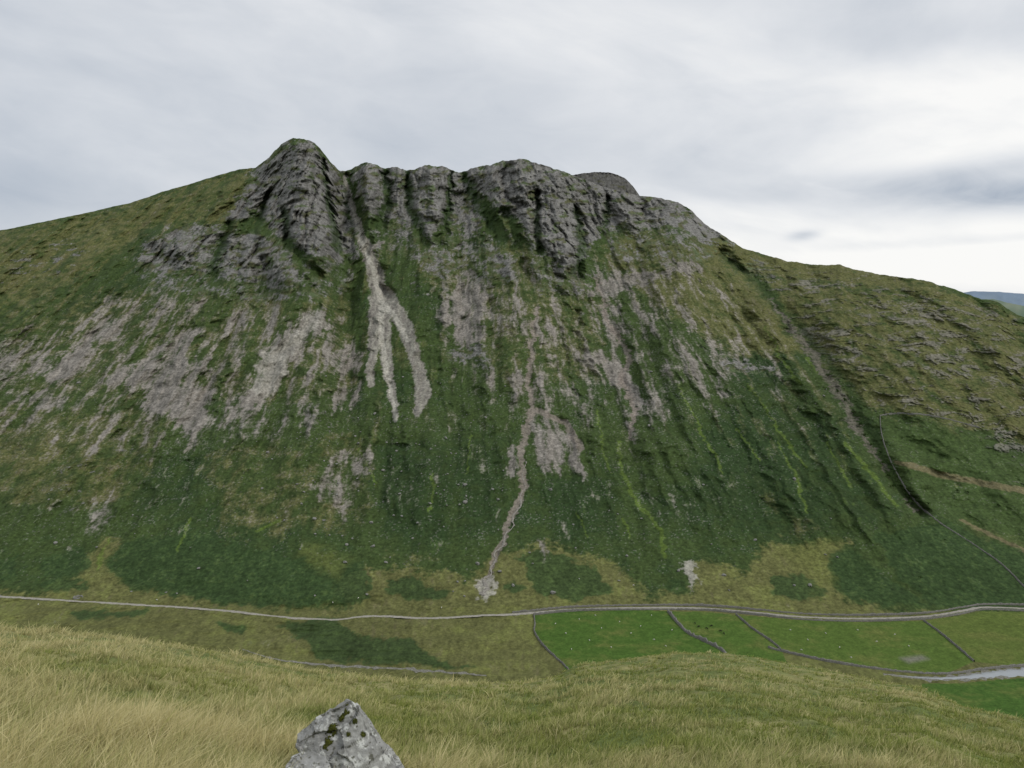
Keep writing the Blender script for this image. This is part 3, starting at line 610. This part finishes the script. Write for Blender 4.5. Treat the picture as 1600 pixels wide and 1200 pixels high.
YY,UU=np.meshgrid(yy,uu,indexing='ij'); XX=(UU-800)/F*1.045*np.maximum(YY,1.0)
ZZ=hill(XX,YY); ZZ=np.maximum(ZZ,-8)
gn=fbm(XX/1.2,YY/1.2,4,431); gb=fbm(XX/9,YY/9,3,441)
gc=mix(np.broadcast_to(c3(.14,.175,.055),ZZ.shape+(3,)),c3(.30,.28,.12),sst(-.4,.5,gn+.5*gb))
M_fg=attr_mat('moor_turf',6,.4,.8,9,.06)
o=raw_mesh('hillside',np.stack([XX,YY,ZZ],-1).reshape(-1,3),grid_faces(len(yy),len(uu)).reshape(-1,4),M_fg,gc.reshape(-1,3)); tag(o,'near grassy moorland hillside dropping away to the valley','hillside',kind='structure')
def fpt(u,v):
    T=-float(elev(v)); c,b_=hill_par(np.array(float(u))); q=max((T-b_)**2-4*c*H0,0); Y=((T-b_)-math.sqrt(q))/(2*c); X=(u-800)/F*1.045*Y; return X,float(Y),float(hill(np.array(X),np.array(float(Y))))
RX_,RY_,RZ_=fpt(552,1222); k_=RY_*1.045/F; sc=k_/.0054
def blades(n,seed,wk,per=9):
    r=np.random.default_rng(seed)
    nt_=n//per
    u=r.uniform(-160,1760,nt_); ve=np.interp(u,ED[:,0],ED[:,1])+8; v=ve+(1245-ve)*r.random(nt_)**1.05+.05
    T=-elev(v); c,b_=hill_par(u); q=np.maximum((T-b_)**2-4*c*H0,0); Y=((T-b_)-np.sqrt(q))/(2*c)
    k=r.random(nt_)<.10; Y=np.where(k,np.interp(u,ue,de)*r.uniform(.8,1.15,nt_),Y)
    X=(u-800)/F*1.045*Y
    th=r.uniform(0,1,nt_); ta=r.normal(0,.24,(nt_,2)); tc_=r.normal(0,.20,nt_)
    X,Y,th,tc_=[np.repeat(q_,per) for q_ in (X,Y,th,tc_)]; ta=np.repeat(ta,per,axis=0)
    sp=.045+.003*Y; a=r.uniform(0,2*np.pi,len(X)); rr=np.sqrt(r.random(len(X)))*sp
    X=X+np.cos(a)*rr; Y=Y+np.sin(a)*rr
    xr=(X-RX_)/sc
    keep=~((xr>-.14)&(xr<.52)&(Y>RY_-1.1)&(Y<RY_+.30))&~((xr>-.5)&(xr<=-.14)&(Y>RY_-.20)&(Y<RY_+.25))
    X,Y,th,tc_,a,ta=X[keep],Y[keep],th[keep],tc_[keep],a[keep],ta[keep]
    Z=hill(X,Y)-.02; n_=len(X)
    patch=fbm(X/4.5,Y/4.5,3,451); p2=fbm(X/1.4,Y/1.4,2,461)
    uu_=800+F*X/(1.045*Y); left=1-sst(250,1150,uu_)
    L=r.uniform(.08,.28,n_)*(1+.5*patch+.45*p2)*(.5+.8*th**2)*(.66+.42*left)
    lean=np.stack([np.cos(a)*.42+.30+r.normal(0,.2,n_)+.15*patch+ta[:,0],np.sin(a)*.42+r.normal(0,.2,n_)-.05+ta[:,1]],-1)
    wd=(.0012+wk*Y)*r.uniform(.6,1.4,n_); fa=r.uniform(-1,1,n_)*.9
    sx,sy=np.cos(fa),np.sin(fa)
    B=np.stack([X,Y,Z],-1); ts=[0,.5,1.0]; V=np.zeros((n_,5,3),f32)
    for i,t in enumerate(ts):
        hl=np.hypot(lean[:,0],lean[:,1])
        o=np.stack([lean[:,0]*L*t**1.7,lean[:,1]*L*t**1.7,L*t*(1-.33*t*hl)],-1)+B
        w=wd*(1,.85,0)[i]
        if i<2:
            V[:,2*i]=o-np.stack([sx*w,sy*w,0*w],-1); V[:,2*i+1]=o+np.stack([sx*w,sy*w,0*w],-1)
        else: V[:,4]=o
    base=(np.arange(n_)*5)[:,None]
    tri=np.array([[0,1,3],[0,3,2],[2,3,4]]); Fc=(base[:,:,None]+tri[None]).reshape(-1,3)
    straw=np.clip(.13+left*.48+.62*patch+.52*p2+r.normal(0,.20,n_)+tc_+.10*sst(15,30,Y)*left,0,1)
    g1=c3(.17,.225,.055);g2=c3(.36,.39,.11); s1=c3(.58,.52,.24); s2=c3(.76,.68,.39)
    k1=r.random(n_)
    cg=mix(np.broadcast_to(g1,(n_,3)),g2,k1); cs=mix(np.broadcast_to(s1,(n_,3)),s2,k1)
    c=mix(cg,cs,straw); cc=np.zeros((n_,5,3),f32)
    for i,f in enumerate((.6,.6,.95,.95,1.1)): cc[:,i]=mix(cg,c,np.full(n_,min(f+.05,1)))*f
    return V.reshape(-1,3),Fc,cc.reshape(-1,3)
V1_,F1_,C1_=blades(330000,1,.00040)
mg,nt,b=newmat('grass_blades'); nt.nodes.remove(b); a=N(nt,'ShaderNodeAttribute',attribute_name='Col'); d=N(nt,'ShaderNodeBsdfDiffuse'); t=N(nt,'ShaderNodeBsdfTranslucent'); mx=N(nt,'ShaderNodeMixShader'); mx.inputs[0].default_value=.30
nt.links.new(a.outputs['Color'],d.inputs['Color']); nt.links.new(a.outputs['Color'],t.inputs['Color']); nt.links.new(d.outputs[0],mx.inputs[1]); nt.links.new(t.outputs[0],mx.inputs[2]); nt.links.new(mx.outputs[0],nt.nodes['Material Output'].inputs['Surface'])
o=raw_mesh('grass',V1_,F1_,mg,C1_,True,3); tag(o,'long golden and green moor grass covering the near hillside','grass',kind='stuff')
print('grass',time.time()-T0)
# ---------------------------------------------------------------- near rock
def rock_mat():
    m,nt,b=newmat('lichened_rock'); b.inputs['Roughness'].default_value=.85
    tc=N(nt,'ShaderNodeTexCoord'); n1=N(nt,'ShaderNodeTexNoise'); n1.inputs['Scale'].default_value=6; n1.inputs['Detail'].default_value=10; n1.inputs['Roughness'].default_value=.72
    mp=N(nt,'ShaderNodeMapping'); mp.inputs['Rotation'].default_value=(.3,.6,.2); mp.inputs['Scale'].default_value=(1,1,2.2)
    r1=N(nt,'ShaderNodeValToRGB'); e=r1.color_ramp.elements; e[0].position=.30; e[0].color=(.16,.16,.15,1); e[1].position=.70; e[1].color=(.44,.44,.425,1)
    n2=N(nt,'ShaderNodeTexNoise'); n2.inputs['Scale'].default_value=11; n2.inputs['Detail'].default_value=9; n2.inputs['Roughness'].default_value=.62
    r2=N(nt,'ShaderNodeValToRGB'); r2.color_ramp.elements[0].position=.53; r2.color_ramp.elements[1].position=.60; r2.color_ramp.elements[1].color=(.8,.8,.8,1)
    mx=N(nt,'ShaderNodeMix',data_type='RGBA'); mx.inputs['B'].default_value=(.62,.63,.60,1)
    n3=N(nt,'ShaderNodeTexNoise'); n3.inputs['Scale'].default_value=24; n3.inputs['Detail'].default_value=4; r3=N(nt,'ShaderNodeValToRGB'); r3.color_ramp.elements[0].position=.58; r3.color_ramp.elements[1].position=.66; r3.color_ramp.elements[1].color=(.85,.85,.85,1)
    mx2=N(nt,'ShaderNodeMix',data_type='RGBA'); mx2.inputs['B'].default_value=(.09,.09,.065,1)
    nt.links.new(tc.outputs['Object'],mp.inputs['Vector'])
    nt.links.new(mp.outputs[0],n1.inputs['Vector'])
    for n in(n2,n3): nt.links.new(tc.outputs['Object'],n.inputs['Vector'])
    nt.links.new(n1.outputs['Fac'],r1.inputs['Fac']); nt.links.new(n2.outputs['Fac'],r2.inputs['Fac']); nt.links.new(n3.outputs['Fac'],r3.inputs['Fac'])
    nt.links.new(r2.outputs['Color'],mx.inputs['Factor']); nt.links.new(r1.outputs['Color'],mx.inputs['A']); nt.links.new(mx.outputs['Result'],mx2.inputs['A']); nt.links.new(r3.outputs['Color'],mx2.inputs['Factor']); nt.links.new(mx2.outputs['Result'],b.inputs['Base Color'])
    bp=N(nt,'ShaderNodeBump'); bp.inputs['Strength'].default_value=.7; bp.inputs['Distance'].default_value=.02
    nt.links.new(n1.outputs['Fac'],bp.inputs['Height']); nt.links.new(bp.outputs['Normal'],b.inputs['Normal']); return m
M_rock=rock_mat(); M_moss=noise_mat('moss',(.03,.036,.010),(.12,.13,.025),45,1.0,.03)
from mathutils import Vector, noise as mn
from mathutils.bvhtree import BVHTree
def hull_rock(name,pts,cuts,amp,seed,step=.03):
    bm=bmesh.new(); 
    for p in pts: bm.verts.new(p)
    r=bmesh.ops.convex_hull(bm,input=bm.verts); bmesh.ops.delete(bm,geom=list({g for g in r['geom_interior'] if isinstance(g,bmesh.types.BMVert)}),context='VERTS')
    bmesh.ops.bevel(bm,geom=list(bm.edges),offset=.006,segments=1,affect='EDGES',profile=.6)
    bmesh.ops.triangulate(bm,faces=bm.faces)
    for _ in range(cuts): bmesh.ops.subdivide_edges(bm,edges=[e for e in bm.edges if e.calc_length()>.014],cuts=1,use_grid_fill=True); bmesh.ops.triangulate(bm,faces=bm.faces)
    bm.normal_update()
    for v in bm.verts:
        c=v.co; a=mn.fractal(c*3.1+Vector((seed,0,0)),1,2,4)*amp
        w_=c+Vector((mn.noise(c*5),mn.noise(c*5+Vector((9,0,0))),mn.noise(c*5+Vector((0,9,0)))))*.06
        q=Vector((w_.x*4.2+w_.z*2.6,w_.y*4+w_.x*1.0,w_.z*4.4-w_.x*2.4+seed)); cl2=mn.cell(q)*step
        v.co=c+v.normal*(a+cl2+mn.fractal(c*14,1,2,4)*amp*.30)
    me=bpy.data.meshes.new(name); bm.to_mesh(me); bm.free(); me.materials.append(M_rock)
    return me
pts=[(-.07,.05,.73),(-.04,.02,.735),(-.03,-.02,.70),(-.18,.06,.62),(-.24,.04,.57),(-.34,.02,.52),(-.50,.03,.44),(-.47,-.08,.38),(-.34,-.12,.32),
 (.05,.0,.66),(.13,.03,.56),(.22,.0,.46),(.30,-.02,.34),(.38,-.04,.20),(.46,-.06,.0),(.52,-.08,-.16),
 (-.08,-.18,.40),(-.16,-.22,.22),(-.12,-.26,.12),(.02,-.30,.20),(.14,-.36,.0),(.30,-.32,.02),(.46,-.26,-.24),(-.2,.26,.15),(.1,.28,.2),(.38,.18,-.05),(-.14,-.2,-.25),(0,-.42,-.3),(.52,.3,-.35),(-.2,.3,-.3)]
me=hull_rock('rock',[(a*sc,b_*sc,c*sc) for a,b_,c in pts],5,.024,2,.024)
rk_=bpy.data.objects.new('rock',me); C.objects.link(rk_); rk_.location=(RX_,RY_,RZ_+.03); tag(rk_,'large pointed grey rock with white lichen and moss jutting from the near grass','rock')
bvh=BVHTree.FromPolygons([v.co for v in me.vertices],[p.vertices[:] for p in me.polygons])
spots=[(-.06,.66,.035),(.02,.60,.028),(-.17,.53,.045),(-.20,.43,.040),(.09,.50,.024),(-.03,.52,.018),(-.10,.60,.02)]
cos_=[v.co.copy() for v in me.vertices]; nos_=[v.normal.copy() for v in me.vertices]
for i,(sx_,sz_,rad) in enumerate(spots):
    h=bvh.ray_cast(Vector((sx_*sc,-2,sz_*sc)),Vector((0,1,0)))
    if h[0] is None: continue
    hc=h[0]; R2=rad*sc*1.25
    def ds(c): return (c-hc).length/R2+.75*mn.noise(c*20+Vector((i*3,0,0)))+.35*mn.noise(c*60)
    sel=[p for p in me.polygons if (p.center-hc).length<R2*2 and ds(p.center)<.8]
    if len(sel)<4: continue
    idx={}; V_=[]; Fc_=[]
    for p in sel:
        f=[]
        for vi in p.vertices:
            if vi not in idx:
                c=cos_[vi]; hgt=.014*max(0,1-ds(c))**.5+.002+.005*mn.noise(c*70); idx[vi]=len(V_); V_.append(c+nos_[vi]*hgt)
            f.append(idx[vi])
        Fc_.append(f)
    me2=bpy.data.meshes.new('moss'); me2.from_pydata(V_,[],Fc_); me2.materials.append(M_moss); mo=bpy.data.objects.new('moss',me2); C.objects.link(mo); mo.parent=rk_
pts=[(-.21,.0,.10),(-.16,.1,.12),(.0,.12,.17),(.14,.08,.15),(.20,-.02,.08),(.08,-.13,.05),(-.12,-.12,.04),(-.2,-.1,-.25),(.2,-.12,-.25),(.18,.14,-.25),(-.17,.14,-.25)]
me=hull_rock('rock_slab',[(a*sc*.9,b_*sc*.9,c*sc*.9) for a,b_,c in pts],4,.012,5,.015)
xs=RX_-.27*sc; ys=RY_-.46*sc
o=bpy.data.objects.new('rock_slab',me); C.objects.link(o); o.location=(xs,ys,float(hill(np.array(xs),np.array(ys)))+.17*sc); tag(o,'small flat grey slab lying against the left foot of the pointed rock','rock')
# ---------------------------------------------------------------- light and sky
RX,RZ=math.radians(48),math.radians(62)
sl=bpy.data.lights.new('sun','SUN'); sl.energy=1.4; sl.angle=math.radians(14); sl.color=(1,.955,.89); so=bpy.data.objects.new('sun',sl); C.objects.link(so); so.rotation_euler=(RX,0,RZ)
w=bpy.data.worlds.new('World'); bpy.context.scene.world=w; w.use_nodes=True; nt=w.node_tree; L=nt.links.new; bg=nt.nodes['Background']
def M(op,a,b=None,c=None,clamp=False):
    n=nt.nodes.new('ShaderNodeMath'); n.operation=op; n.use_clamp=clamp
    for i,x in enumerate((a,b,c)):
        if x is None: continue
        if isinstance(x,(int,float)): n.inputs[i].default_value=x
        else: L(x,n.inputs[i])
    return n.outputs[0]
tc=nt.nodes.new('ShaderNodeTexCoord'); sx=nt.nodes.new('ShaderNodeSeparateXYZ'); L(tc.outputs['Generated'],sx.inputs[0])
az=M('ARCTAN2',sx.outputs[0],sx.outputs[1]); el=sx.outputs[2]
def nz(ka,ke,off,detail=6,rough=.5,dist=.4,sl=0):
    cb=nt.nodes.new('ShaderNodeCombineXYZ'); L(M('MULTIPLY_ADD',az,ka,off),cb.inputs[0]); L(M('MULTIPLY',M('ADD',el,M('MULTIPLY',az,sl)) if sl else el,ke),cb.inputs[1]); cb.inputs[2].default_value=off*.37
    n=nt.nodes.new('ShaderNodeTexNoise'); n.inputs['Scale'].default_value=1; n.inputs['Detail'].default_value=detail; n.inputs['Roughness'].default_value=rough; n.inputs['Distortion'].default_value=dist; L(cb.outputs[0],n.inputs['Vector']); return n.outputs['Fac']
def gauss(a0,aw,e0,ew,slope=0):
    a=M('DIVIDE',M('SUBTRACT',az,a0),aw); e=M('SUBTRACT',el,e0)
    if slope: e=M('SUBTRACT',e,M('MULTIPLY',M('SUBTRACT',az,a0),slope))
    e=M('DIVIDE',e,ew); return M('EXPONENT',M('MULTIPLY',M('ADD',M('MULTIPLY',a,a),M('MULTIPLY',e,e)),-1))
n1=nz(3.0,7.5,3.1,7,.52,.5,.12); n2=nz(9,24,8.3,5,.55,.7,.1); n3=nz(1.4,3.5,1.7,3,.5,.2)
Lm=M('MULTIPLY_ADD',M('SUBTRACT',n1,.5),.62,.62)
Lm=M('ADD',Lm,M('MULTIPLY',M('SUBTRACT',n2,.5),.18)); Lm=M('ADD',Lm,M('MULTIPLY',M('SUBTRACT',n3,.5),.18))
jit=M('MULTIPLY',M('SUBTRACT',n1,.5),1.4); jit2=M('MULTIPLY',M('SUBTRACT',n2,.5),3.0)
for g,a,j in ((gauss(.50,.30,.19,.080,-.05),.42,jit),(gauss(.60,.30,.055,.038),.46,jit),(gauss(.64,.22,.118,.020,-.05),-.46,jit2),(gauss(.56,.28,.150,.012,.03),-.14,jit2),(gauss(.60,.2,.075,.007,.02),-.16,jit2),(gauss(.12,.28,.20,.045,.05),-.13,jit),(gauss(-.55,.15,.13,.03),-.20,jit),(gauss(.30,.30,.10,.03),.16,jit),(gauss(-.45,.2,.30,.07),-.03,jit),(gauss(.362,.018,.0865,.0065,.1),-.45,jit2),(gauss(.0,.30,.34,.05),.12,jit),(gauss(.50,.08,.29,.02),-.12,jit2)):
    Lm=M('ADD',Lm,M('MULTIPLY',g,M('MULTIPLY',M('ADD',j,1.0),a)))
rp_=nt.nodes.new('ShaderNodeValToRGB'); e=rp_.color_ramp.elements; e[0].position=.22; e[0].color=(.36,.42,.51,1); e[1].position=1.02; e[1].color=(.985,.98,.965,1)
x_=e.new(.5); x_.color=(.57,.61,.67,1); x_=e.new(.75); x_.color=(.78,.80,.83,1)
L(Lm,rp_.inputs['Fac'])
sk=nt.nodes.new('ShaderNodeTexSky'); sk.sky_type='NISHITA'; sk.sun_disc=False; sk.sun_elevation=math.radians(42); sk.sun_rotation=math.radians(118)
sc_=nt.nodes.new('ShaderNodeVectorMath'); sc_.operation='SCALE'; sc_.inputs['Scale'].default_value=.10; L(sk.outputs[0],sc_.inputs[0])
mxx=nt.nodes.new('ShaderNodeMix'); mxx.data_type='RGBA'; mxx.inputs['Factor'].default_value=.95; L(sc_.outputs[0],mxx.inputs['A']); L(rp_.outputs['Color'],mxx.inputs['B'])
L(mxx.outputs['Result'],bg.inputs['Color']); bg.inputs['Strength'].default_value=1.0
print('done',time.time()-T0)
